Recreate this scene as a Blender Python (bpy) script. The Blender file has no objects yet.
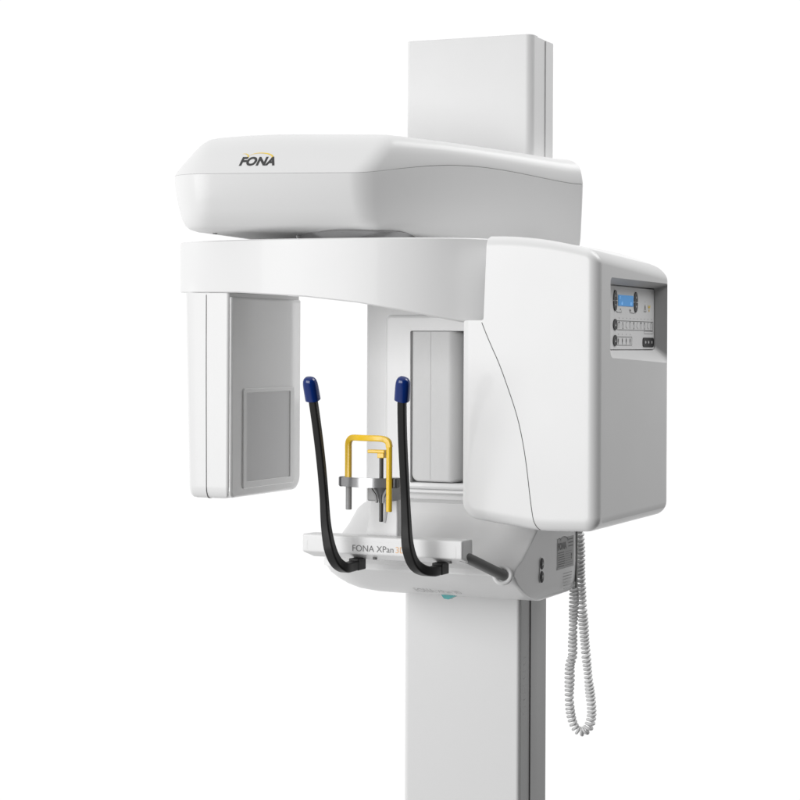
import bpy, bmesh, math
from math import sin, cos, pi, radians
from mathutils import Vector, Matrix
from mathutils.bvhtree import BVHTree

EYE = 1.45                      # eye level above the floor; heights below are given relative to it
scene = bpy.context.scene
COL = scene.collection

# ------------------------------------------------------------------ materials
def mat(name, col, rough=.35, metal=0., coat=0., spec=.5, emis=None, estr=0., trans=0., bump=0., bscale=400., var=0.):
    m = bpy.data.materials.new(name); m.use_nodes = True
    nt = m.node_tree; b = nt.nodes['Principled BSDF']
    b.inputs['Base Color'].default_value = (*col, 1)
    b.inputs['Roughness'].default_value = rough
    b.inputs['Metallic'].default_value = metal
    b.inputs['Coat Weight'].default_value = coat
    b.inputs['Coat Roughness'].default_value = .08
    b.inputs['Specular IOR Level'].default_value = spec
    b.inputs['Transmission Weight'].default_value = trans
    if emis:
        b.inputs['Emission Color'].default_value = (*emis, 1); b.inputs['Emission Strength'].default_value = estr
    tc = nt.nodes.new('ShaderNodeTexCoord')
    if bump > 0:
        n = nt.nodes.new('ShaderNodeTexNoise'); n.inputs['Scale'].default_value = bscale; n.inputs['Detail'].default_value = 3
        nt.links.new(tc.outputs['Object'], n.inputs['Vector'])
        bp = nt.nodes.new('ShaderNodeBump'); bp.inputs['Strength'].default_value = bump; bp.inputs['Distance'].default_value = .0004
        nt.links.new(n.outputs['Fac'], bp.inputs['Height']); nt.links.new(bp.outputs['Normal'], b.inputs['Normal'])
    if var > 0:
        n2 = nt.nodes.new('ShaderNodeTexNoise'); n2.inputs['Scale'].default_value = 9; n2.inputs['Detail'].default_value = 4
        nt.links.new(tc.outputs['Object'], n2.inputs['Vector'])
        mr = nt.nodes.new('ShaderNodeMapRange')
        mr.inputs['To Min'].default_value = rough - var; mr.inputs['To Max'].default_value = rough + var
        nt.links.new(n2.outputs['Fac'], mr.inputs['Value']); nt.links.new(mr.outputs['Result'], b.inputs['Roughness'])
    return m

WHITE = mat('white_lacquer', (.80, .80, .80), .40, coat=.15, bump=.06, var=.04)
MATTE = mat('white_matte_lacquer', (.79, .79, .79), .5, bump=.15, var=.05)
COVER = mat('light_grey_plastic', (.60, .60, .60), .42, bump=.10, var=.04)
GLOSS = mat('glossy_grey_plastic', (.82, .82, .82), .12, coat=1.0)
WINDOW = mat('grey_window_film', (.66, .66, .665), .32, var=.05)
RIM = mat('window_rim', (.84, .84, .84), .15, coat=.6)
PANEL = mat('control_foil', (.80, .80, .80), .5, bump=.05)
ALU = mat('grey_aluminium', (.27, .27, .27), .42, metal=.25, bump=.1)
ALUD = mat('dark_aluminium', (.20, .20, .20), .45, metal=.3)
GREYM = mat('grey_clamp_metal', (.36, .36, .365), .22, metal=.6)
DGREY = mat('dark_clamp_metal', (.13, .13, .135), .3, metal=.3)
GREYP = mat('grey_post', (.36, .36, .36), .4)
TUBE = mat('grey_grip_rubber', (.22, .22, .22), .5, bump=.15)
BLACK = mat('black_handle', (.014, .014, .014), .40, spec=.32, bump=.1)
BLUE = mat('translucent_blue_cap', (.002, .024, .17), .10, spec=.35, coat=.25, trans=.12)
YEL = mat('yellow_plastic', (.88, .56, .02), .25, coat=.15)
CORD = mat('grey_cord_rubber', (.80, .80, .80), .4)
SEAM = mat('dark_seam', (.10, .10, .10), .7)
INK = mat('dark_ink', (.045, .045, .045), .5)
INKG = mat('grey_ink', (.22, .22, .22), .6)
INKF = mat('faint_ink', (.50, .50, .50), .6)
INKP = mat('panel_ink', (.10, .10, .10), .6)
INKO = mat('orange_ink', (.88, .55, .30), .5)
INKY = mat('yellow_ink', (.92, .66, .08), .5)
LABEL = mat('silver_label', (.27, .27, .27), .4)
LCD = mat('blue_lcd', (.012, .12, .36), .4, spec=.2, emis=(.010, .19, .44), estr=.65)
LCDT = mat('lcd_digits', (.3, .6, .9), .4, emis=(.25, .55, .85), estr=.5)
KEY = mat('black_key', (.015, .015, .016), .45, spec=.15)
KEYW = mat('key_symbol', (.6, .6, .6), .5)
TEAL = mat('teal_plastic', (.03, .36, .36), .25)

# ------------------------------------------------------------------ helpers
ROOTS = {}
def worldloc(o):
    v = Vector(o.location)
    while o.parent: o = o.parent; v += Vector(o.location)
    return v
def obj(name, bm, m, parent=None, smooth=35, label=None, flip=False):
    """link a bmesh (heights relative to eye level) as one mesh object"""
    bm.normal_update()
    vs = [v.co for v in bm.verts]
    c = Vector([(min(v[i] for v in vs)+max(v[i] for v in vs))/2 for i in range(3)])
    for v in bm.verts: v.co -= c
    me = bpy.data.meshes.new(name); bm.to_mesh(me); bm.free()
    for p in me.polygons: p.use_smooth = smooth > 0
    if smooth > 0: me.set_sharp_from_angle(angle=radians(smooth))
    me.materials.append(m)
    o = bpy.data.objects.new(name, me); COL.objects.link(o)
    if smooth > 0:
        wn = o.modifiers.new('weighted', 'WEIGHTED_NORMAL'); wn.keep_sharp = True; wn.weight = 80
    w = c + Vector((0, 0, EYE))
    if parent: o.parent = parent; o.location = w - worldloc(parent)
    else: o.location = w
    if label: o['label'] = label
    return o
def fixn(bm): bmesh.ops.recalc_face_normals(bm, faces=bm.faces[:]); return bm
def add_box(bm, x0, x1, y0, y1, z0, z1, bev=0., seg=3):
    r = bmesh.ops.create_cube(bm, size=1)
    for v in r['verts']:
        v.co = Vector((x0+(v.co.x+.5)*(x1-x0), y0+(v.co.y+.5)*(y1-y0), z0+(v.co.z+.5)*(z1-z0)))
    if bev > 0:
        es = list({e for v in r['verts'] for e in v.link_edges})
        bmesh.ops.bevel(bm, geom=es, offset=bev, segments=seg, profile=.5, affect='EDGES')
    return bm
def box(*a, **k): return add_box(bmesh.new(), *a, **k)
def rpoly(corners, inset=0., nc=6, ne=1):
    """CCW polygon with filleted corners, every edge moved inward by its inset; constant point count"""
    n = len(corners)
    ins = inset if isinstance(inset, (list, tuple)) else [inset]*n
    P = [Vector((c[0], c[1])) for c in corners]
    lines = []
    for i in range(n):
        a, b = P[i], P[(i+1) % n]; d = (b-a).normalized(); nn = Vector((-d.y, d.x))
        lines.append((a+nn*ins[i], d))
    Q = []
    for i in range(n):
        (p, d), (q, e) = lines[i-1], lines[i]
        den = d.x*e.y-d.y*e.x
        t = ((q.x-p.x)*e.y-(q.y-p.y)*e.x)/den
        Q.append(p+d*t)
    arcs = []
    for i in range(n):
        d, e = lines[i-1][1], lines[i][1]
        r0 = corners[i][2]; cr = d.x*e.y-d.y*e.x
        r = max(r0-(ins[i-1]+ins[i])/2, .0008) if cr > 0 else r0+(ins[i-1]+ins[i])/2
        ang = math.atan2(cr, d.dot(e)); tl = r*math.tan(abs(ang)/2)
        tl = min(tl, .48*(Q[i]-Q[i-1]).length, .48*(Q[(i+1) % n]-Q[i]).length)
        r = tl/math.tan(abs(ang)/2)
        s = Q[i]-d*tl; sg = 1 if ang > 0 else -1
        c = s+Vector((-d.y, d.x))*r*sg
        a0 = math.atan2(s.y-c.y, s.x-c.x)
        arcs.append([c+Vector((cos(a0+ang*k/nc), sin(a0+ang*k/nc)))*r for k in range(nc+1)])
    out = []
    for i in range(n):
        out += arcs[i]
        a, b = arcs[i][-1], arcs[(i+1) % n][0]
        for k in range(1, ne): out.append(a.lerp(b, k/ne))
    return out
def loft(rings, caps=True, bm=None, closed=True):
    bm = bm or bmesh.new()
    R = [[bm.verts.new(p) for p in r] for r in rings]
    n = len(R[0])
    for a, b in zip(R, R[1:]):
        for i in range(n if closed else n-1):
            j = (i+1) % n
            bm.faces.new((a[i], a[j], b[j], b[i]))
    if caps: bm.faces.new(R[0][::-1]); bm.faces.new(R[-1])
    return fixn(bm)
def crom(pts, n=8):
    pts = [Vector(p) for p in pts]; P = [2*pts[0]-pts[1]]+pts+[2*pts[-1]-pts[-2]]; out = []
    for i in range(1, len(P)-2):
        for k in range(n):
            t = k/n; a, b, c, d = P[i-1:i+3]
            out.append(.5*((2*b)+(c-a)*t+(2*a-5*b+4*c-d)*t*t+(3*b-a-3*c+d)*t**3))
    out.append(pts[-1]); return out
def sweep(path, sec, up=Vector((1, 0, 0)), bm=None):
    """sec(k) -> list of (a,b): a along 'side' (near up), b along the other normal"""
    rings = []
    for i, p in enumerate(path):
        t = (path[min(i+1, len(path)-1)]-path[max(i-1, 0)]).normalized()
        s = (up-t*up.dot(t)).normalized(); w = t.cross(s)
        rings.append([p+s*a+w*b for a, b in sec(i/(len(path)-1))])
    return loft(rings, bm=bm)
def circ(r, n=16): return [(r*cos(2*pi*k/n), r*sin(2*pi*k/n)) for k in range(n)]
def tube(path, r, n=16, up=Vector((0, 0, 1)), bm=None):
    return sweep([Vector(p) for p in path], lambda t: circ(r, n), up, bm)
def cyl(p0, p1, r0, r1=None, n=24, bev=0., bm=None):
    p0, p1 = Vector(p0), Vector(p1); r1 = r0 if r1 is None else r1
    d = (p1-p0); L = d.length; d.normalize()
    up = Vector((0, 0, 1)) if abs(d.z) < .9 else Vector((1, 0, 0))
    s = (up-d*up.dot(d)).normalized(); w = d.cross(s)
    st = [(0, r0-bev), (bev, r0), (L-bev, r1), (L, r1-bev)] if bev > 0 else [(0, r0), (L, r1)]
    return loft([[p0+d*h+s*a+w*b for a, b in circ(r, n)] for h, r in st], bm=bm)
def flat(polys, O, ex, ey, bm=None):
    bm = bm or bmesh.new(); O, ex, ey = Vector(O), Vector(ex), Vector(ey)
    for poly in polys:
        bm.faces.new([bm.verts.new(O+ex*x+ey*y) for x, y in poly])
    return bm
def textbm(s, size, O, ex, ey, shear=0., bold=0., bm=None, align='LEFT', space=1.):
    cu = bpy.data.curves.new('t', 'FONT'); cu.body = s; cu.size = size; cu.shear = shear; cu.offset = bold
    cu.align_x = align; cu.space_character = space; cu.resolution_u = 6
    o = bpy.data.objects.new('t', cu); COL.objects.link(o)
    dg = bpy.context.evaluated_depsgraph_get(); me = bpy.data.meshes.new_from_object(o.evaluated_get(dg))
    bpy.data.objects.remove(o); bpy.data.curves.remove(cu)
    bm = bm or bmesh.new(); O, ex, ey = Vector(O), Vector(ex), Vector(ey)
    vs = [bm.verts.new(O+ex*v.co.x+ey*v.co.y) for v in me.vertices]
    for p in me.polygons:
        try: bm.faces.new([vs[i] for i in p.vertices])
        except ValueError: pass
    bpy.data.meshes.remove(me); return bm
def press(bm, target, d, off=.0005):
    """lay a flat decal on the surface of a part along direction d"""
    t = bmesh.new(); t.from_mesh(target.data); w = worldloc(target)-Vector((0, 0, EYE))
    for v in t.verts: v.co += w
    bv = BVHTree.FromBMesh(t); d = Vector(d).normalized()
    bmesh.ops.subdivide_edges(bm, edges=[e for e in bm.edges if e.calc_length() > .006], cuts=2)
    for v in bm.verts:
        h = bv.ray_cast(v.co-d*.3, d)
        if h[0] is not None: v.co = h[0]-d*off
    t.free(); return bm
def crescent(cx, cy, rx, ry, a0, a1, th, n=20, t0=0.):
    """arc tapering from thin to thick: points of one closed outline"""
    A = [(cx+rx*cos(radians(a0+(a1-a0)*k/n)), cy+ry*sin(radians(a0+(a1-a0)*k/n))) for k in range(n+1)]
    B = [(cx+(rx-th*(t0+(1-t0)*k/n))*cos(radians(a0+(a1-a0)*k/n)), cy+(ry-th*(t0+(1-t0)*k/n))*sin(radians(a0+(a1-a0)*k/n))) for k in range(n+1)]
    return [[A[k], A[k+1], B[k+1], B[k]] for k in range(n)]
def boolean_cut(o, cutter_bm, op='DIFFERENCE', ang=14):
    vs = worldloc(o)-Vector((0, 0, EYE))
    for v in cutter_bm.verts: v.co -= vs
    me = bpy.data.meshes.new('c'); cutter_bm.to_mesh(me); cutter_bm.free()
    c = bpy.data.objects.new('c', me); COL.objects.link(c); c.location = worldloc(o)
    par = o.parent; loc = o.location.copy()
    o.parent = None; o.location = c.location.copy()
    o.modifiers.clear(); md = o.modifiers.new('b', 'BOOLEAN'); md.object = c; md.operation = op; md.solver = 'EXACT'
    bpy.context.view_layer.update()
    dg = bpy.context.evaluated_depsgraph_get(); nm = bpy.data.meshes.new_from_object(o.evaluated_get(dg))
    o.modifiers.clear(); old = o.data; o.data = nm; nm.name = o.name
    o.parent = par; o.location = loc
    bpy.data.objects.remove(c); bpy.data.meshes.remove(me); bpy.data.meshes.remove(old)
    for p in nm.polygons: p.use_smooth = True
    nm.set_sharp_from_angle(angle=radians(ang))
    wn = o.modifiers.new('weighted', 'WEIGHTED_NORMAL'); wn.keep_sharp = True; wn.weight = 80

# ------------------------------------------------------------------ the machine
M = bpy.data.objects.new('dental_xray_machine', None); COL.objects.link(M)
M.location = (0, .08, 0); M.empty_display_size = .2
M['label'] = 'tall white panoramic dental x-ray machine with blue tipped handles and yellow chin rest'
M['category'] = 'x-ray machine'

# --- lower column -----------------------------------------------------------
def vloft(corners, z0, z1, bev=.0, nc=6):
    if bev:
        st = [(z0, bev), (z0+bev*.3, bev*.3), (z0+bev, 0), (z1-bev, 0), (z1-bev*.3, bev*.3), (z1, bev)]
    else: st = [(z0, 0), (z1, 0)]
    return loft([[(p.x, p.y, z) for p in rpoly(corners, i, nc)] for z, i in st])
col = obj('lower_column', vloft([(-.1315, 0, .012), (.118, 0, .006), (.118, .150, .006), (-.1315, .150, .012)], -1.449, -.40), MATTE, M)
# aluminium side profile with its grooves (plates on the side face, one child of the column)
pr = bmesh.new()
for y0, y1, x in ((.004, .0545, .1205), (.0550, .1055, .1225), (.1060, .1492, .1212)):
    add_box(pr, .1176, x, y0, y1, -1.445, -.478, bev=.0012, seg=2)
obj('side_profile', pr, ALU, col)
# faint row of vent marks
vm = bmesh.new()
for k in range(9): add_box(vm, .1204, .1209, .020, .034, -.62-.014*k, -.6195-.014*k)
obj('vent_mark', vm, INKF, col)

# --- upper column -----------------------------------------------------------
def topslab(corners, z0, z1, b): 
    return loft([[(p.x, p.y, z) for p in rpoly(corners, i, 6)] for z, i in ((z0, 0), (z1-b, 0), (z1-b*.35, b*.3), (z1, b))])
up = obj('upper_column', topslab([(-.1305, 0, .008), (.1405, 0, .015), (.1405, .034, .004), (-.1305, .034, .004)], -.40, .6155, .0022), MATTE, M)
bm = topslab([(-.120, .034, .002), (.1385, .034, .002), (.1385, .078, .002), (-.120, .078, .002)], -.40, .6135, .001)
obj('inner_rail', bm, MATTE, up)
bm = topslab([(-.128, .0785, .002), (.1405, .0785, .002), (.1405, .125, .004), (-.128, .125, .004)], -.40, .6125, .0015)
obj('rear_rail', bm, MATTE, up)
bm = bmesh.new(); cyl((.1337, .043, .437), (.1350, .043, .437), .0018, bm=bm)
obj('screw', bm, INKG, up)

# --- overhead arm -----------------------------------------------------------
TU = [(-.478, -.4966, .075), (-.050, -.374, .080), (.2385, .026, .012), (.155, .210, .02), (-.225, .210, .02)]
def tt(y): return max(0., min(1., (y+.377)/.39))
def zs(y): return .317+.023*sin(pi*tt(y)**.92)**1.35
def zt(y): return .400-.030*tt(y)**1.3
def zb(y): return .2175-.026*tt(y)
NE = 26
def gw(y): return .12+.88*min(1., tt(y)*3)     # the joint is tight in front and opens towards the rear
def tring(ins, f, dl=0.):
    return [(p.x, p.y, f(p.y)-(dl*max(0, -.20-p.x)**2)) for p in rpoly(TU, ins, 10, NE)]
def E5(front, side, rear=0., left=None): return [front, side, side*.6, rear, side if left is None else left]
low = [tring(E5(.062, .046, .01, .066), lambda y: zb(y)-.007), tring(E5(.042, .028, .005, .046), lambda y: zb(y)-.0055),
       tring(E5(.027, .015, .003, .031), lambda y: zb(y)-.001), tring(E5(.0185, .0095, .002, .022), lambda y: zb(y)+.006),
       tring(E5(.0120, .0065, .001, .0150), lambda y: zb(y)+.020)]
for k in range(1, 6):
    g = k/6; low.append(tring(E5(.0120*(1-g)**1.7, .0065*(1-g)**1.2, 0, .0150*(1-g)**1.6), lambda y, g=g: zb(y)+.020+(zs(y)-zb(y)-.020)*g))
low += [tring(0., lambda y: zs(y)-.0001-.0012*gw(y)), tring(.0003, lambda y: zs(y)-.0001-.0003*gw(y)), tring(.003, lambda y: zs(y)-.0001-.0003*gw(y))]
lowc = obj('arm_lower_cover', loft(low), WHITE, M, smooth=50)
upr = [tring(.003, lambda y: zs(y)+.0001+.0003*gw(y)), tring(.0003, lambda y: zs(y)+.0001+.0003*gw(y)), tring(.0, lambda y: zs(y)+.0004+.0012*gw(y))]
prof = [(.10, .006, .0005, .003), (.22, .013, .0015, .009), (.36, .021, .003, .017), (.52, .030, .0055, .028), (.66, .038, .009, .037), (.78, .046, .0145, .047),
        (.87, .054, .021, .056), (.94, .064, .030, .066), (.98, .077, .042, .078), (1., .100, .062, .098)]
for g, fi, si, le in prof:
    upr.append(tring([fi, si, si*.9, si*.3, le], lambda y, g=g: zs(y)+.0014+(zt(y)-zs(y)-.0014)*g, .33*g))
upc = obj('arm_upper_cover', loft(upr), WHITE, M, smooth=50)
seamc = obj('arm_seam', loft([tring(.0022, lambda y: zs(y)-.002), tring(.0022, lambda y: zs(y)+.002)]), SEAM, lowc)
bm = cyl((-.3560, -.3850, .2088), (-.3560, -.3850, .2125), .0045); obj('cover_screw', bm, INKG, lowc)
bm = cyl((-.12, -.24, .198), (-.12, -.24, .212), .12, .125, n=64, bev=.002); obj('rotation_ring', bm, GREYM, lowc)
# logo on the sloping front
fe = Vector((.405, .116, 0)).normalized(); fu = Vector((0, 0, 1))
LO = Vector((-.3170, -.46, .3355))+fe*.0425-fu*.0022
lg = textbm('FONA', .0236, LO, fe*1.0, fu*.95, shear=.28, bold=.0011, space=1.06)
press(lg, upc, Vector((-fe.y, fe.x, 0))); 
logo = obj('logo', lg, INK, upc, smooth=0)
sw = crescent(.0400, .0140, .0235, .0088, 168, -12, .0036)+crescent(.0085, .0150, .0085, .0062, 130, -12, .0030)
bm = flat(sw, LO+fu*.002, fe*1.0, fu); press(bm, upc, Vector((-fe.y, fe.x, 0)))
obj('logo_swoosh', bm, INKY, upc, smooth=0)

# --- rotating C-arm band ----------------------------------------------------
bp = crom([(-.474, -.300, 0), (-.468, -.322, 0), (-.446, -.343, 0), (-.389, -.370, 0), (-.308, -.389, 0), (-.230, -.395, 0), (-.152, -.392, 0),
           (-.06, -.381, 0), (.02, -.364, 0), (.080, -.343, 0), (.122, -.315, 0), (.150, -.279, 0), (.166, -.235, 0)], 10)
def bz(x):   # lower edge of the band
    T = [(-.48, .100), (-.39, .0985), (-.308, .0975), (-.16, .0885), (-.06, .0775), (.02, .0640), (.09, .050), (.16, .038), (.21, .032)]
    for (a, u), (b, v) in zip(T, T[1:]):
        if x <= b: return u+(v-u)*(x-a)/(b-a)
    return T[-1][1]
rings = []
for i, p in enumerate(bp):
    t = (bp[min(i+1, len(bp)-1)]-bp[max(i-1, 0)]).normalized(); n = Vector((-t.y, t.x, 0))
    z0, z1, th, b = bz(p.x), .197, .034, .0022
    rings.append([p+n*d+Vector((0, 0, z)) for d, z in ((b, z0), (0, z0+b), (0, z0+.3*(z1-z0)), (0, z0+.7*(z1-z0)), (0, z1-b), (b, z1), (th-b, z1), (th, z1-b), (th, z0+b), (th-b, z0))])
band = obj('rotating_arm_band', loft(rings), WHITE, M, smooth=40)
# body of the rotating arm behind the band
bm = vloft([(-.445, -.300, .03), (-.30, -.358, .05), (-.06, -.345, .05), (.19, -.22, .03), (.19, -.06, .02), (-.44, -.06, .03)], .112, .190, .004)
body = obj('rotating_arm_body', bm, WHITE, band)

# --- tube housing -----------------------------------------------------------
def ztop(x, y):
    t = max(0, min(1, (y+.366)/.43)); d = max(0, x-.19)
    return .1965-(.75+.45*t)*d*d
HP = [(.1405, -.3110, .034), (.2935, -.3305, .30), (.4015, -.3270, .026), (.4015, .199, .024), (.1895, .197, .004), (.1835, .046, .004), (.1405, .046, .006)]
def hring(y, ins, yy=None):
    # x,z outline, orientation CCW in (x,z)
    i = [ins, ins, ins, ins, min(ins, .0012), min(ins, .0012), ins*.8]
    return [(p.x, y, p.y if p.y < .05 else p.y*ztop(p.x, y)/.197) for p in rpoly(HP, i, 7, 8)]
ys = [(-.3665, .0245)]+[(-.3665+.0195*(1-cos(pi/2*k/9)), .0200*(1-sin(pi/2*k/9))) for k in range(10)]
ys += [(-.347+.394*k/8, 0) for k in range(1, 9)]
ys += [(.047+.047*sin(pi/2*k/11), .036*(1-cos(pi/2*k/11))) for k in range(1, 12)]+[(.094, .042)]
# the front panel is very slightly cushioned: a second cap ring
hr = [hring(y, i) for y, i in ys]
hous = obj('tube_housing', loft(hr), WHITE, M, smooth=42)
# console cover on the right side: fills a pocket cut out of the housing shell
def pocket():
    CP = [(-.3500, -.3135, .022), (.20, -.3135, .002), (.20, .40, .002), (-.3500, .40, .002)]
    return loft([[(x, p.x, p.y) for p in rpoly(CP, 0, 10)] for x in (.3700, .4300)])
cov = obj('console_cover', loft([[Vector(q) for q in r] for r in hr]), COVER, hous, smooth=42)
boolean_cut(cov, pocket(), 'INTERSECT'); boolean_cut(hous, pocket())
def cutter():
    A = [(-.292, -.0080, .010), (.044, -.0080, .010), (.044, .1120, .006), (-.292, .1120, .006)]
    B = [(-.3005, -.0210, .016), (.0680, -.0330, .016), (.0680, .1215, .008), (-.3005, .1225, .010)]
    return loft([[(x, p.x, p.y) for p in rpoly(P, 0, 10, 2)] for x, P in ((.3690, A), (.3805, A), (.4016, B), (.4090, B))])
boolean_cut(cov, cutter()); boolean_cut(hous, cutter())
# control foil
foil = obj('control_panel', loft([[(x, p.x, p.y) for p in rpoly([(-.289, -.0062, .004), (.0435, -.0062, .004), (.0435, .1095, .004), (-.289, .1095, .004)], 0, 4)] for x in (.3680, .3782)]), PANEL, hous, smooth=0)
EX, EZ = Vector((0, 1, 0)), Vector((0, 0, 1)); XO = .3786
def pbox(y0, y1, z0, z1, x0=.3780, x1=.3792, b=.0006): return box(x0, x1, y0, y1, z0, z1, bev=b, seg=2)
def pl(pts, x=XO): return [Vector((x, y, z)) for y, z in pts]
def outline(y0, y1, z0, z1, t=.0008, bm=None):
    bm = bm or bmesh.new()
    for q in ((y0, y1, z0, z0+t), (y0, y1, z1-t, z1), (y0, y0+t*1.4, z0+t, z1-t), (y1-t*1.4, y1, z0+t, z1-t)):
        bm.faces.new([bm.verts.new((XO, a, b)) for a, b in ((q[0], q[2]), (q[1], q[2]), (q[1], q[3]), (q[0], q[3]))])
    return bm
lcd = obj('display', pbox(-.1832, -.0922, .0740, .0942), LCD, foil)
for st, sz, y, z in (('27', .0065, -.179, .0868), ('60', .0085, -.168, .0762), ('8.0', .0085, -.113, .0762)):
    obj('display_reading', textbm(st, sz, (.3797, y, z), EX, EZ), LCDT, lcd, smooth=0)
def halfoval(cy, cz, ry, rz, up):
    s = 1 if up else -1; g = .0008
    pts = [(cy+ry*cos(pi*k/16), cz+s*(g+rz*sin(pi*k/16))) for k in range(17)]
    if not up: pts = pts[::-1]
    return loft([[(x, a, b) for a, b in pts] for x in (.3780, .3796)])
def tri(cy, cz, w, h, x=.3799): return [Vector((x, cy-w, cz)), Vector((x, cy+w, cz)), Vector((x, cy, cz+h))]
for cy, cz in ((-.2022, .0836), (-.0764, .0828)):
    for upb in (True, False):
        k = obj('arrow_button', halfoval(cy, cz, .0112, .0185, upb), KEY, foil, smooth=40)
        b2 = bmesh.new(); b2.faces.new([b2.verts.new(p) for p in tri(cy, cz+(.007 if upb else -.007), .0032, .0045 if upb else -.0045)])
        obj('arrow_mark', b2, KEYW, k, smooth=0)
for cy, cz in ((-.2020, .0394), (-.2020, .0100)):
    bm = loft([[(x, cy+.0118*cos(2*pi*k/28), cz+.0102*sin(2*pi*k/28)) for k in range(28)] for x in (.3780, .3796)])
    k = obj('round_button', bm, KEY, foil, smooth=40)
    b2 = bmesh.new(); b2.faces.new([b2.verts.new(p) for p in tri(cy, cz-.003, .003, .006)]); obj('button_mark', b2, KEYW, k, smooth=0)
# printed boxes and pictograms
pb = outline(-.1895, .0368, .0296, .0470); outline(-.1895, -.0985, .0010, .0174, bm=pb)
outline(-.0225, .0342, .0236, .0290, t=.0006, bm=pb)
def pq(bm, pts): bm.faces.new([bm.verts.new((XO, a, b)) for a, b in pts])
def stroke(bm, pts, w=.0009):
    for (a, b), (c, d) in zip(pts, pts[1:]):
        L = math.hypot(c-a, d-b) or 1; nx, nz = -(d-b)/L*w/2*1.0, (c-a)/L*w/2
        pq(bm, [(a-nx, b-nz), (c-nx, d-nz), (c+nx, d+nz), (a+nx, b+nz)])
for k in range(10):
    y = -.178+.0226*k
    pq(pb, [(y-.0008, .0508), (y+.0012, .0508), (y+.0012, .0523), (y-.0008, .0523)])
    if k % 3 == 0: stroke(pb, [(y-.005, .032), (y-.005, .043), (y, .0455), (y+.004, .043), (y+.004, .032)])
    elif k % 3 == 1: stroke(pb, [(y, .0450), (y-.005, .038), (y-.003, .0325), (y+.003, .0325), (y+.005, .038), (y, .0450)])
    else: stroke(pb, [(y+.004, .045), (y-.003, .043), (y-.004, .036), (y+.004, .0325)])
    if k in (0, 4, 6, 7): pq(pb, [(y-.003, .0425), (y+.003, .0425), (y, .0460)])
for k in range(4):
    y = -.181+.0235*k
    pq(pb, [(y-.0008, .0208), (y+.0012, .0208), (y+.0012, .0223), (y-.0008, .0223)])
    pq(pb, [(y-.0016, .0070), (y+.0016, .0070), (y+.0026, .0115), (y, .0150), (y-.0026, .0115)])
    pq(pb, [(y-.0009, .0030), (y+.0009, .0030), (y+.0009, .0068), (y-.0009, .0068)])
stroke(pb, [(-.196, .0640), (-.190, .0625), (-.165, .0620), (-.163, .0660)]); stroke(pb, [(-.082, .0628), (-.088, .0612), (-.112, .0630), (-.115, .0690)])
pq(pb, [(-.172, .0665), (-.168, .0665), (-.168, .0692), (-.172, .0692)]); pq(pb, [(-.113, .0650), (-.107, .0650), (-.107, .0685), (-.113, .0685)])
stroke(pb, [(-.0235, .0660), (-.0205, .0712), (-.0160, .0785), (-.0115, .0712), (-.0085, .0660), (-.0235, .0660)], .0011); stroke(pb, [(-.020, .0705), (-.012, .0705)])
pq(pb, [(-.0175, .0725), (-.0145, .0725), (-.016, .0775)])
pq(pb, [(-.0168, .0840), (-.0150, .0840), (-.0150, .0853), (-.0168, .0853)])
obj('panel_print', pb, INKP, foil, smooth=0)
bm = bmesh.new()
pq(bm, [(.0030, .0735), (.0172, .0735), (.0172, .0782), (.0130, .0782), (.0130, .0760), (.0070, .0760), (.0070, .0782), (.0030, .0782)][::1])
pq(bm, [(.0075, .0665), (.0125, .0665), (.0125, .0700), (.0075, .0700)]); pq(bm, [(.0092, .0700), (.0108, .0700), (.0108, .0735), (.0092, .0735)])
obj('warning_symbol', bm, INKY, foil, smooth=0)
bm = loft([[(x, p.x, p.y) for p in rpoly([(-.0305, -.0015, .006), (.0405, -.0015, .006), (.0405, .0163, .006), (-.0305, .0163, .006)], 0, 6)] for x in (.3780, .3794)])
kp = obj('mode_keypad', bm, KEY, foil, smooth=40)
b2 = bmesh.new()
for cy in (-.0155, .0040, .0250): b2.faces.new([b2.verts.new((.3798, cy+.0040*cos(2*pi*k/12)*(1 if cy < .02 else .7), .0074+.0028*sin(2*pi*k/12))) for k in range(12)])
obj('key_symbol', b2, KEYW, kp, smooth=0)
# seam on the white front
sp = crom([(0.1814, 0, 0.0411), (0.1901, 0, 0.0204), (0.2008, 0, -0.0028), (0.2144, 0, -0.0314), (0.2280, 0, -0.0652), (0.2473, 0, -0.1185), (0.2589, 0, -0.1628), (0.2677, 0, -0.2124), (0.2745, 0, -0.2655), (0.2804, 0, -0.3043), (.2860, 0, -.3210), (.2905, 0, -.3275)], 6)
hb = bmesh.new(); hb.from_mesh(hous.data); hw = worldloc(hous)-Vector((0, 0, EYE))
for v in hb.verts: v.co += hw
hbv = BVHTree.FromBMesh(hb); pts = []
for p in sp:
    h = hbv.ray_cast(Vector((p.x+.0006, -.6, p.z)), Vector((0, 1, 0)))
    pts.append(Vector((p.x, h[0].y if h[0] else -.366, p.z)))
hb.free()
seam = sweep(pts, lambda t: circ(.0007, 8), Vector((1, 0, 0)))
obj('housing_seam', seam, SEAM, hous)
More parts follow.
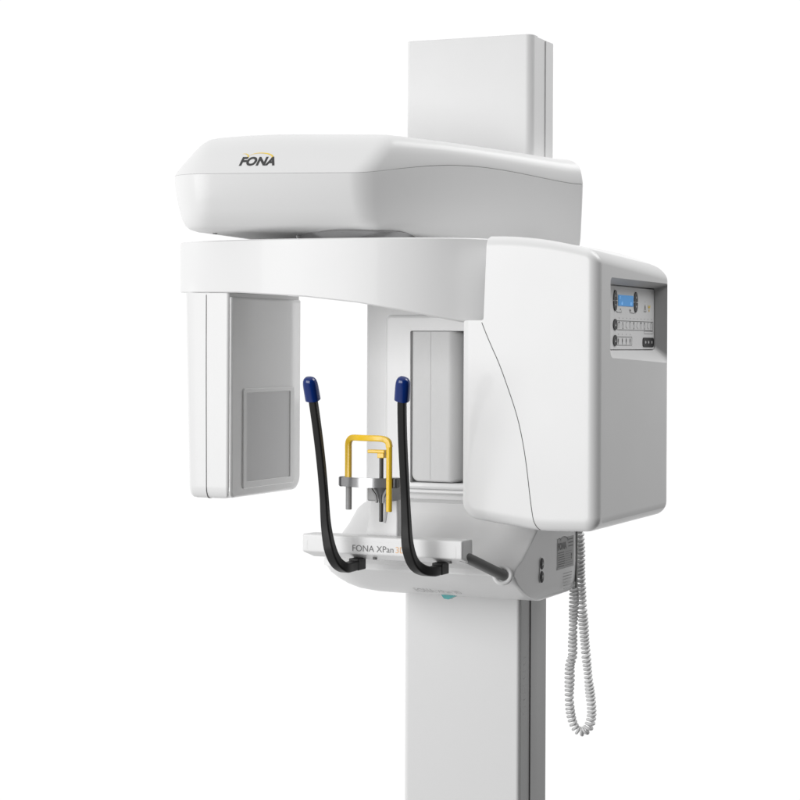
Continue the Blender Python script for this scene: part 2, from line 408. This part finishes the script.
# slightly cushioned screw dot
# --- sensor head ------------------------------------------------------------
def sring(z, ins):
    k = max(0, (.09-z)/.38)*.0100
    C = [(-.4275+k, -.3765, .010), (-.3300, -.3765, .006), (-.3300, -.0790, .006), (-.4275+k, -.0790, .012)]
    return [(p.x, p.y, z+(-.0) ) for p in rpoly(C, ins, 6, 6)]
zz = [(.0975, 0), (.05, 0), (-.10, 0), (-.2700, 0), (-.2800, .0008), (-.2870, .0032), (-.2915, .0072), (-.2935, .013)]
sr = [sring(z, i) for z, i in zz]
sens = obj('sensor_head', loft(sr), WHITE, M, smooth=40)
sp_ = [(-.3720, -.2925, .014), (-.0805, -.2925, .030), (-.0805, .0905, .003), (-.3720, .0905, .003)]
sc = obj('sensor_side_cover', loft([[(x, p.x, p.y) for p in rpoly(sp_, i, 8, 2)] for x, i in ((-.334, 0), (-.3300, 0), (-.3285, .0006), (-.3272, .0018), (-.3262, .0036), (-.3257, .0062))]), GLOSS, sens, smooth=40)
def frame(x0, x1, yo0, yo1, zo0, zo1, yi0, yi1, zi0, zi1, r=.006):
    O = lambda x, i=0: [(x, p.x, p.y) for p in rpoly([(yo0, zo0, r), (yo1, zo0, r), (yo1, zo1, r), (yo0, zo1, r)], i, 5)]
    I = lambda x, i=0: [(x, p.x, p.y) for p in rpoly([(yi0, zi0, .002), (yi1, zi0, .002), (yi1, zi1, .002), (yi0, zi1, .002)], i, 5)]
    return loft([O(x0), O(x1-.001), O(x1, .001), I(x1, -.001), I(x1-.001), I(x0)], caps=False)
bm = frame(-.3262, -.3228, -.3290, -.1150, -.2770, -.0850, -.3160, -.1330, -.2640, -.0930)
obj('window_rim', bm, RIM, sens, smooth=30)
bm = box(-.3262, -.3248, -.3162, -.1328, -.2642, -.0928)
obj('sensor_window', bm, WINDOW, sens)
# seam of the sensor front
bm = bmesh.new()
prev = crom([(-.3790, -.3768, .094), (-.3785, -.3768, -.05), (-.3775, -.3768, -.20), (-.3770, -.3768, -.270), (-.3768, -.3760, -.281), (-.3766, -.3725, -.2895), (-.3765, -.366, -.2933), (-.3765, -.34, -.2938)], 5)
sweep(prev, lambda t: circ(.0007, 8), Vector((1, 0, 0)), bm)
obj('sensor_seam', bm, SEAM, sens)
obj('sensor_mount', box(-.415, -.345, -.30, -.10, .09, .125, bev=.002), COVER, sens)

# --- carriage behind (between column and shelf) ------------------------------
car = obj('carriage', vloft([(-.1915, -.060, .010), (.200, -.060, .010), (.200, .150, .01), (-.1915, .150, .01)], -.45, .20, .003), MATTE, M)
# raised bezel with an opening
bz_ = lambda y, i, C: [(p.x, y, p.y) for p in rpoly(C, i, 7, 2)]
BO = [(-.1440, -.2860, .004), (.110, -.2860, .004), (.110, .0600, .02), (-.1440, .0600, .012)]
BI = [(-.0885, -.2730, .003), (.060, -.2730, .003), (.060, .0285, .003), (-.0895, .0285, .003)]
BM_ = [(-.118, -.2765, .004), (.085, -.2765, .004), (.085, .048, .012), (-.118, .048, .010)]
bm = loft([bz_(-.0595, 0, BO), bz_(-.0660, .0003, BO), bz_(-.0700, .0030, BO), bz_(-.0715, .007, BO), bz_(-.0690, 0, BI), bz_(-.0600, .0, BI), bz_(-.045, 0, BI)], caps=False)
bez = obj('mirror_bezel', bm, WHITE, car, smooth=40)
def cut_rec():
    return box(-.0882, .0595, -.10, -.020, -.2725, .0280)
boolean_cut(car, cut_rec())
def vp(x0, x1, y0, z0, z1, rl, rr):  # panel with rounded bottom corners, softened front
    C = [(x0, z0, rl), (x1, z0, rr), (x1, z1, .002), (x0, z1, .002)]
    return loft([[(p.x, y, p.y) for p in rpoly(C, i, 7)] for y, i in ((-.022, 0), (y0+.004, 0), (y0+.001, .0014), (y0, .004))])
MC = [(-.0868, -.2712, .016), (-.0040, -.2712, .003), (-.0040, .0282, .002), (-.0868, .0282, .002)]
ms = [(-.0220, [0, -.022, 0, 0]), (-.0500, [0, -.016, 0, 0]), (-.0590, [0, -.0105, 0, 0]), (-.0640, [.0006, -.0050, .0003, .0006]), (-.0662, [.0020, 0, .0010, .0020]), (-.0670, [.0045, .0060, .002, .0045])]
mp = obj('mirror_housing', loft([[(p.x, y, p.y) for p in rpoly(MC, i, 7)] for y, i in ms]), COVER, bez, smooth=40)
obj('mirror_seam', box(-.0462, -.0455, -.0674, -.0668, -.2660, .0262), INKF, mp)
obj('mirror_inset', box(.0190, .0585, -.046, -.022, -.2715, .0270, bev=.002), COVER, bez)
obj('carriage_ledge', box(-.1000, .150, -.0790, -.0590, -.2925, -.2855, bev=.003, seg=3), WHITE, car)

# --- shelf (patient table) ---------------------------------------------------
lv = [  # z, left x, left-front radius, right x, front y, back y, right radius
    (-.3050, -.1500, .030, .150, -.150, .00, .004),
    (-.3120, -.1620, .036, .205, -.158, .048, .008),
    (-.3220, -.1730, .042, .2185, -.166, .052, .008),
    (-.3505, -.1850, .052, .2205, -.186, .052, .006),
    (-.3760, -.1900, .060, .2210, -.229, .052, .005),
    (-.3950, -.1930, .068, .2210, -.262, .052, .006),
    (-.4040, -.1940, .080, .2210, -.291, .052, .010),
    (-.4100, -.1940, .086, .2210, -.305, .052, .013),
    (-.4175, -.1935, .090, .2210, -.3110, .052, .013),
    (-.4205, -.1930, .090, .2210, -.3108, .052, .012),
    (-.4228, -.1915, .090, .2210, -.3035, .052, .010),
    (-.4360, -.1900, .088, .2205, -.287, .052, .008),
    (-.4500, -.1840, .084, .2200, -.261, .052, .008),
    (-.4620, -.1760, .078, .2190, -.234, .052, .008),
    (-.4720, -.1660, .068, .2170, -.202, .051, .008),
    (-.4800, -.1500, .054, .2120, -.162, .049, .008),
    (-.4855, -.1300, .044, .2040, -.125, .045, .008)]
rings = []
for z, xl, rl, xr, yf, yb, rr in lv:
    rings.append([(p.x, p.y, z) for p in rpoly([(xl, yf, rl), (xr, yf, rr), (xr, yb, .006), (xl, yb, .03)], 0, 10, 8)])
shelf = obj('shelf', loft(rings), WHITE, M, smooth=28)
# grip rod with its collar
rod = obj('side_grip', tube(crom([(.160, -0.4110, -0.3747), (0.17, -0.386, -0.3832), (.2020, -.312, -.4170), (.206, -.300, -.4200)], 6), .0098, 20), TUBE, shelf)
ring = []
d = Vector((.020, -.052, .018)).normalized()*-1
bm = bmesh.new(); c = Vector((.2025, -.3115, -.4175)); s = (Vector((1, 0, 0))-d*d.x).normalized(); w = d.cross(s)
R1, R2, NN, MM = .0148, .0042, 40, 14
vv = [[bm.verts.new(c+(s*cos(2*pi*i/NN)+w*sin(2*pi*i/NN))*(R1+R2*cos(2*pi*j/MM))+d*R2*sin(2*pi*j/MM)) for j in range(MM)] for i in range(NN)]
for i in range(NN):
    for j in range(MM): bm.faces.new((vv[i][j], vv[(i+1) % NN][j], vv[(i+1) % NN][(j+1) % MM], vv[i][(j+1) % MM]))
obj('grip_collar', fixn(bm), WHITE, shelf)
# side buttons
bm = loft([[(x, p.x, p.y) for p in rpoly([(-.1685, -.4470, .010), (-.1465, -.4470, .010), (-.1465, -.3985, .010), (-.1685, -.3985, .010)], i, 8)] for x, i in ((.2200, 0), (.2218, 0), (.2222, .0006))])
bt = obj('button_plate', bm, WHITE, shelf)
bm = loft([[(x, p.x, p.y) for p in rpoly([(-.1672, -.4457, .009), (-.1478, -.4457, .009), (-.1478, -.3998, .009), (-.1672, -.3998, .009)], i, 8)] for x, i in ((.2215, 0), (.2225, 0))])
bm.free()
for cz, s_ in ((-.4105, 1), (-.4355, -1)):
    bm = loft([[(x, -.1575+r*.85*cos(2*pi*k/24), cz+r*1.05*sin(2*pi*k/24)) for k in range(24)] for x, r in ((.2218, .0108), (.2234, .0100), (.2240, .0080))])
    k_ = obj('up_button' if s_ > 0 else 'down_button', bm, KEY, shelf)
    b2 = bmesh.new(); b2.faces.new([b2.verts.new((.22455, -.1575+a, cz+b)) for a, b in ((-.004, -.003*s_), (.004, -.003*s_), (0, .0045*s_))]); obj('button_arrow', b2, KEYW, k_, smooth=0)
# rating label
L0 = Vector((.2216, -.0690, -.4310)); LW, LH = .098, .0590
bm = box(.2205, .2214, -.0690, .0285, -.4320, -.3725); lab = obj('rating_label', bm, LABEL, shelf)
bm = textbm('FONA', .0165, (.2217, -.0655, -.3935), EX*1.08, EZ, bold=.0013)
for p in crescent(.036, .0, .024, .010, 170, 0, .003, 14)+crescent(.008, .002, .010, .007, 150, 0, .0022, 10):
    bm.faces.new([bm.verts.new((.2217, -.0655+x, -.3800+z)) for x, z in p])
obj('label_logo', bm, INK, lab, smooth=0)
bm = bmesh.new()
def bar(y0, y1, z, h=.0013): bm.faces.new([bm.verts.new((.2217, a, b)) for a, b in ((y0, z), (y1, z), (y1, z+h), (y0, z+h))])
import random; random.seed(4)
for k in range(3): bar(-.004, .024-.004*random.random(), -.3790-.0066*k, .0022)
for k in range(7): bar(-.0640, -.030+.006*random.random(), -.4010-.0044*k, .0016)
for k in range(7): bar(-.0240, .010+.012*random.random(), -.4010-.0044*k, .0006)
bar(.012, .018, -.4120, .006); bar(.012, .016, -.4170, .004)
obj('label_text', bm, INK, lab, smooth=0)
# fine horizontal louvres below the label
bm = bmesh.new()
for k in range(6): add_box(bm, .2205, .2213, -.030, .020, -.4430-.0058*k, -.4424-.0058*k)
obj('louvre', bm, INKF, shelf)
bm = box(.2195, .2225, .0420, .0505, -.4780, -.3660, bev=.001); obj('edge_trim', bm, INKG, shelf)
# cable outlet / dark slit below housing
# little teal latch under the shelf and faint print
bm = loft([[( x, -.168, z) for x, z in ((.020, -.4775), (.054, -.4775), (.036, -.4870), (.027, -.4860))],
           [( x, -.150, z) for x, z in ((.020, -.4785), (.054, -.4785), (.036, -.4880), (.027, -.4870))]])
obj('release_latch', bm, TEAL, shelf)
bm = textbm('FONA', .0120, (-.010, -.33, -.4700), (1.25, 0, 0), EZ*1.3, shear=.2); press(bm, shelf, (0, 1, 0)); obj('shelf_print', bm, INKF, shelf, smooth=0)
bm = textbm('XPan 3D', .0085, (.036, -.33, -.4690), (1.6, 0, 0), EZ*1.3); press(bm, shelf, (0, 1, 0)); obj('shelf_print', bm, INKF, shelf, smooth=0)

# --- front bar ----------------------------------------------------------------
# cross-section in (y,z) swept along x, ends drawn in
def barring(x, i):
    C = [(-.4300, -.3790, .0035), (-.3860, -.3920, .003), (-.3790, -.3880, .003), (-.3790, -.3475, .004), (-.4300, -.3465, .0035)]
    return [(x, p.x, p.y) for p in rpoly(C, i, 6)]
xs = [(-.1455, .0050), (-.1455, .0032), (-.1449, .0014), (-.1438, .0004), (-.1422, 0), (.1680, 0), (.1694, .0003), (.1705, .0012), (.1712, .0030), (.1712, .0050)]
fb = obj('front_bar', loft([barring(x, i) for x, i in xs]), WHITE, shelf, smooth=45)
bm = textbm('FONA XPan', .0162, (-.0445, -.4306, -.3735), (1.0, 0, 0), EZ); obj('bar_text', bm, INKG, fb, smooth=0)
bm = textbm('3D', .0162, (.0415, -.4306, -.3735), (1.0, 0, 0), EZ); obj('bar_text', bm, INKO, fb, smooth=0)
# faint inset outline on the bar
bm = loft([[(p.x, y, p.y) for p in rpoly([(-.136, -.3790, .005), (.160, -.3790, .005), (.160, -.3550, .005), (-.136, -.3550, .005)], i, 5)] for y, i in ((-.4299, 0), (-.4302, .0005), (-.4302, .0010))], caps=False)
obj('bar_inset', bm, WHITE, fb)
for x in (-.010, .137): obj('bar_screw', cyl((x, -.405, -.3900), (x, -.405, -.3850), .004), INKG, fb)

# stem of the chin support and shelf pad behind the bar
def stemring(z, x0, x1, y0, y1): return [(p.x, p.y, z) for p in rpoly([(x0, y0, .003), (x1, y0, .003), (x1, y1, .003), (x0, y1, .003)], 0, 4)]
stem = obj('chin_support_stem', loft([stemring(-.372, -.0430, .0235, -.381, -.325), stemring(-.356, -.0415, .0235, -.381, -.335), stemring(-.32, -.0345, .0235, -.380, -.345), stemring(-.2835, -.0300, .0230, -.380, -.352), stemring(-.2820, -.0290, .0220, -.379, -.353)]), WHITE, shelf, smooth=40)
obj('stem_rib', loft([[(.0, y, -.2850) for y in (-.3805, -.3812)]+[(.006, y, -.2850) for y in (-.3812, -.3805)], [(-.004, y, -.325) for y in (-.3805, -.3812)]+[(.0, y, -.325) for y in (-.3812, -.3805)]]), INKF, stem)

# --- chin support --------------------------------------------------------------
cs = obj('chin_support', box(-.0150, .0330, -.430, -.372, -.2820, -.2500, bev=.003), GREYP, M)
# two curved struts over the flared collar
for s_ in (-1, 1):
    obj('strut', sweep(crom([(.0250+s_*.0185, -.4650, -.2530), (.0250+s_*.0135, -.4640, -.2600), (.0250+s_*.0080, -.4620, -.2690), (.0250+s_*.0062, -.4600, -.2820)], 6), lambda t: [(.0016, -.002), (.0016, .002), (-.0016, .002), (-.0016, -.002)], Vector((1, 0, 0))), GREYM, cs)
# clamp bar: bowed towards the patient side
cpth = []
for k in range(25):
    t = k/24*2-1; x = .0035+t*.0540
    cpth.append(Vector((x, -.4810+.024*t*t*abs(t)**.3, -.2455)))
cl = sweep(cpth, lambda t: [(a, b) for a, b in [(-.0085, -.0045-.004*abs(2*t-1)**3), (.0085, -.0045-.004*abs(2*t-1)**3), (.0085, .0045+.004*abs(2*t-1)**3), (-.0085, .0045+.004*abs(2*t-1)**3)]], Vector((0, 0, 1)))
bmesh.ops.bevel(cl, geom=[e for e in cl.edges if len(e.link_faces) == 2 and e.calc_face_angle(0) > .8], offset=.0012, segments=2, affect='EDGES')
clamp = obj('clamp', cl, GREYM, cs, smooth=40)
obj('collar', loft([[(.0250+r*cos(2*pi*k/28), -.4540+r*.6*sin(2*pi*k/28), z) for k in range(28)] for z, r in ((-.2830, .0050), (-.2760, .0058), (-.2680, .0085), (-.2600, .0130), (-.2545, .0185))]), DGREY, clamp)
obj('clamp_end', box(.0380, .0590, -.4705, -.4470, -.2545, -.2365, bev=.0022), DGREY, clamp)
obj('clamp_end', box(-.0520, -.0455, -.4690, -.4500, -.2545, -.2365, bev=.0015), DGREY, clamp)
obj('clamp_post', cyl((-.0370, -.4600, -.2960), (-.0370, -.4600, -.246), .0055, bev=.0008), GREYP, cs)
# yellow head frame
yl = bmesh.new()
cyl((.0490, -.4740, -.2960), (.0490, -.4740, -.1805), .0054, bev=.0006, bm=yl)
YP = crom([(-.0370, -.4620, -.244), (-.0370, -.462, -.195), (-.0370, -.462, -.178), (-.0340, -.463, -.1705), (-.027, -.465, -.1665), (-.010, -.4700, -.1663), (.010, -.474, -.1663), (.030, -.4760, -.1663), (.0405, -.475, -.1680), (.0470, -.4745, -.1725), (.0490, -.474, -.1815)], 6)
def ysec(t):
    return [(.0052*cos(a), .0054*sin(a)) for a in [2*pi*k/16 for k in range(16)]]
def ysq(t): 
    return [(p.x, p.y) for p in rpoly([(-.0048, -.0055, .0025), (.0048, -.0055, .0025), (.0048, .0055, .0025), (-.0048, .0055, .0025)], 0, 3)]
sweep(YP, ysq, Vector((0, 1, 0)), yl)
obj('head_frame', yl, YEL, cs, smooth=35)
obj('bite_rod', cyl((.0255, -.4560, -.3160), (.0255, -.4560, -.198), .0038, bev=.0006), mat('dark_rod', (.06, .06, .06), .35), cs)
bt_ = box(.0195, .0325, -.462, -.449, -.2020, -.1915, bev=.0012)
add_box(bt_, .0010, .0345, -.464, -.448, -.1935, -.1872, bev=.0016)
obj('bite_block', bt_, YEL, cs)

# --- handles ---------------------------------------------------------------------
def handle(pts, foot):
    path = crom(pts, 10)
    def sec(t):
        # foot and bend heavy, slim upper part
        w = .0093 if t < .40 else .0093-(t-.40)/.22*.0022 if t < .62 else .0071
        h = .0088 if t < .40 else .0088-(t-.40)/.22*.0022 if t < .62 else .0066
        return [(p.x, p.y) for p in rpoly([(-w, -h, .003), (w, -h, .003), (w, h, .003), (-w, h, .003)], 0, 3)]
    hd = obj('handle', sweep(path, sec, Vector((1, 0, 0))), BLACK, M, smooth=35)
    fx, fy, fz = foot
    fbm = add_box(bmesh.new(), fx-.010, fx+.010, fy-.012, fy+.020, fz-.0095, fz+.012, bev=.0015)
    obj('handle_foot', fbm, BLACK, hd)
    # blue cap: capsule flattened, drawn over the last stretch
    a, b = path[-8], path[-1]; d_ = (b-a).normalized()
    base = Vector(pts[-2])+(Vector(pts[-1])-Vector(pts[-2]))*.0
    up_ = Vector((1, 0, 0)); s_ = (up_-d_*up_.dot(d_)).normalized(); w_ = d_.cross(s_)
    R = []
    for h, k in ((0, .93), (.0006, 1.0), (.014, 1.0), (.025, .99), (.032, .955), (.0375, .86), (.0410, .70), (.0430, .46), (.0436, .18)):
        off = (1-k)*-.0025
        R.append([base+d_*h+s_*(off+.0133*k*(abs(cos(q))**.8)*(1 if cos(q) >= 0 else -1))+w_*(.0118*k*(abs(sin(q))**.8)*(1 if sin(q) >= 0 else -1)) for q in [2*pi*i/28 for i in range(28)]])
    obj('grip_cap', loft(R), BLUE, hd, smooth=60)
    return hd
handle([(-0.047, -0.405, -0.401), (-0.0465, -0.435, -0.402), (-0.0454, -0.462, -0.4005), (-0.0526, -0.478, -0.3895), (-0.0588, -0.486, -0.3711), (-0.0634, -0.489, -0.3495), (-0.0671, -0.492, -0.3172), (-0.067, -0.5, -0.2666), (-0.0666, -0.513, -0.2088), (-0.065, -0.532, -0.1511), (-0.0636, -0.552, -0.0975), (-0.0633, -0.562, -0.0727)], (-0.047, -0.405, -0.401))
handle([(0.1177, -0.405, -0.401), (0.1165, -0.437, -0.402), (0.1087, -0.465, -0.3967), (0.0994, -0.479, -0.3847), (0.0933, -0.486, -0.364), (0.0907, -0.489, -0.341), (0.0903, -0.492, -0.3074), (0.0913, -0.5, -0.2541), (0.0952, -0.517, -0.1919), (0.0998, -0.532, -0.1476), (0.1078, -0.552, -0.0949), (0.1134, -0.562, -0.0705)], (0.1177, -0.405, -0.401))

# ------------------------------------------------------------------ coiled cord
cp = crom([(.205, .080, -.362), (.2105, .0935, -.3730), (.2125, .0955, -.4300), (.2160, .0960, -.5084), (.2215, .0980, -.5900), (.2290, .1010, -.6700), (.2345, .1030, -.7200), (.2335, .1030, -.7480), (.2265, .1010, -.7660),
           (.2150, .0980, -.7720), (.2050, .0930, -.7650), (.1975, .0880, -.7430), (.1940, .0850, -.7080), (.1945, .0850, -.6650), (.1945, .0862, -.6380), (.1992, .0880, -.6200), (.1995, .0880, -.5850), (.2010, .0890, -.5300), (.2015, .0900, -.4800), (.2000, .1000, -.4500), (.190, .105, -.43)], 30)
ln = [0]
for a, b in zip(cp, cp[1:]): ln.append(ln[-1]+(b-a).length)
tot = ln[-1]; pitch = .0082; turns = tot/pitch
hel = []; N = int(turns*14); j = 0
for i in range(N+1):
    s = tot*i/N
    while j < len(ln)-2 and ln[j+1] < s: j += 1
    t = (s-ln[j])/max(1e-9, ln[j+1]-ln[j]); p = cp[j].lerp(cp[j+1], min(1, t)); d = (cp[min(j+2, len(cp)-1)]-cp[max(j-1, 0)]).normalized()
    u = (Vector((0.3, 1, 0))-d*Vector((0.3, 1, 0)).dot(d)).normalized(); w = d.cross(u)
    ph = 2*pi*s/pitch+1.5*sin(s*19)+1.0*sin(s*53+1)+.6*sin(s*131); r = .0069+.0005*sin(s*37)+.0004*sin(s*91+2)
    hel.append(p+u*cos(ph)*r+w*sin(ph)*r)
cord = bmesh.new(); rings = []
for i, p in enumerate(hel):
    t = (hel[min(i+1, len(hel)-1)]-hel[max(i-1, 0)]).normalized()
    j = min(range(0, 1), default=0); s = t.orthogonal().normalized() if i == 0 else (sprev-t*sprev.dot(t)).normalized(); sprev = s
    w = t.cross(s); rings.append([p+s*.0030*cos(2*pi*k/8)+w*.0030*sin(2*pi*k/8) for k in range(8)])
c = obj('coiled_cord', loft(rings, bm=cord), CORD, None, smooth=80)
c['label'] = 'light grey coiled cable hanging in a long loop beside the column'
c['category'] = 'coiled cord'

# ------------------------------------------------------------------ camera
A = radians(24.0)
cd = bpy.data.cameras.new('camera'); cam = bpy.data.objects.new('camera', cd); COL.objects.link(cam)
cd.sensor_width = 36; cd.lens = 90; cd.shift_y = -55/800; cd.clip_end = 100
right = Vector((cos(A), sin(A), 0)); fwd = Vector((-sin(A), cos(A), 0)); upv = Vector((0, 0, 1))
pos = right*-.13+fwd*-4.0; roll = .0045
r2 = right*cos(roll)+upv*sin(roll); u2 = -right*sin(roll)+upv*cos(roll)
m3 = Matrix((r2, u2, -fwd)).transposed()
cam.matrix_world = Matrix.Translation((pos.x, pos.y, EYE)) @ m3.to_4x4()
scene.camera = cam

# ------------------------------------------------------------------ light
w = bpy.data.worlds.new('World'); scene.world = w; w.use_nodes = True
nt = w.node_tree; bg = nt.nodes['Background']; bg.inputs['Strength'].default_value = 1.0
tc = nt.nodes.new('ShaderNodeTexCoord')
dk = (right*sin(radians(140))+fwd*cos(radians(140))-upv*.25).normalized()
dot = nt.nodes.new('ShaderNodeVectorMath'); dot.operation = 'DOT_PRODUCT'; dot.inputs[1].default_value = dk
nt.links.new(tc.outputs['Generated'], dot.inputs[0])
rp = nt.nodes.new('ShaderNodeValToRGB')
rp.color_ramp.interpolation = 'EASE'
rp.color_ramp.elements[0].position = 0; rp.color_ramp.elements[0].color = (1.0, 1.0, 1.0, 1)
rp.color_ramp.elements[1].position = .55; rp.color_ramp.elements[1].color = (.05, .05, .05, 1)
nt.links.new(dot.outputs['Value'], rp.inputs['Fac']); 
sx = nt.nodes.new('ShaderNodeSeparateXYZ'); nt.links.new(tc.outputs['Generated'], sx.inputs[0])
r3 = nt.nodes.new('ShaderNodeValToRGB'); r3.color_ramp.interpolation = 'EASE'      # dimmer above and below the cyclorama
el = r3.color_ramp.elements; el[0].position = .10; el[0].color = (.95, .95, .95, 1); el[1].position = .35; el[1].color = (1, 1, 1, 1)
e = el.new(.64); e.color = (1, 1, 1, 1); e = el.new(.86); e.color = (.85, .85, .85, 1)
mr = nt.nodes.new('ShaderNodeMapRange'); mr.inputs['From Min'].default_value = -1; nt.links.new(sx.outputs['Z'], mr.inputs['Value']); nt.links.new(mr.outputs['Result'], r3.inputs['Fac'])
dl_ = nt.nodes.new('ShaderNodeVectorMath'); dl_.operation = 'DOT_PRODUCT'; dl_.inputs[1].default_value = -right*cos(radians(15))-fwd*sin(radians(15))
nt.links.new(tc.outputs['Generated'], dl_.inputs[0])
rl = nt.nodes.new('ShaderNodeMapRange'); rl.inputs['From Min'].default_value = .35; rl.inputs['From Max'].default_value = .9; rl.inputs['To Min'].default_value = 1.; rl.inputs['To Max'].default_value = .68
nt.links.new(dl_.outputs['Value'], rl.inputs['Value'])
mx = nt.nodes.new('ShaderNodeMix'); mx.data_type = 'RGBA'; mx.blend_type = 'MULTIPLY'; mx.inputs['Factor'].default_value = 1
nt.links.new(rp.outputs['Color'], mx.inputs['A']); nt.links.new(r3.outputs['Color'], mx.inputs['B']); nt.links.new(mx.outputs['Result'], bg.inputs['Color']); nt.links.new(rl.outputs['Result'], bg.inputs['Strength'])

def area(name, loc, target, size, power, sy=None):
    ld = bpy.data.lights.new(name, 'AREA'); ld.shape = 'RECTANGLE'; ld.size = size; ld.size_y = sy or size; ld.energy = power
    o = bpy.data.objects.new(name, ld); COL.objects.link(o); o.location = loc
    o.rotation_euler = (Vector(target)-Vector(loc)).to_track_quat('-Z', 'Y').to_euler(); return o
T = Vector((-.05, -.2, EYE))
def at(az, dist, h):   # azimuth measured from the viewing direction, clockwise
    return right*sin(radians(az))*dist+fwd*cos(radians(az))*dist+upv*(EYE+h)
area('softbox_key', at(221, 4.6, .45), T, 2.6, 120, 2.6)
area('softbox_top_right', at(86, 2.4, 2.7), T+right*.3, 2.0, 70, 2.0)
# small reflector whose image shows in the glossy inner face of the sensor head
q = Vector((-.326, -.150, EYE+.010)); v = (q-Vector((pos.x, pos.y, EYE))).normalized(); rd = Vector((-v.x, v.y, v.z))
area('reflector', q+rd*2.5, q, .10, .11, .40)

scene.render.engine = 'CYCLES'
scene.render.resolution_x = 1024; scene.render.resolution_y = 1024
scene.view_settings.view_transform = 'Standard'; scene.view_settings.look = 'None'
scene.view_settings.exposure = .05; scene.view_settings.gamma = 1
scene.cycles.max_bounces = 8
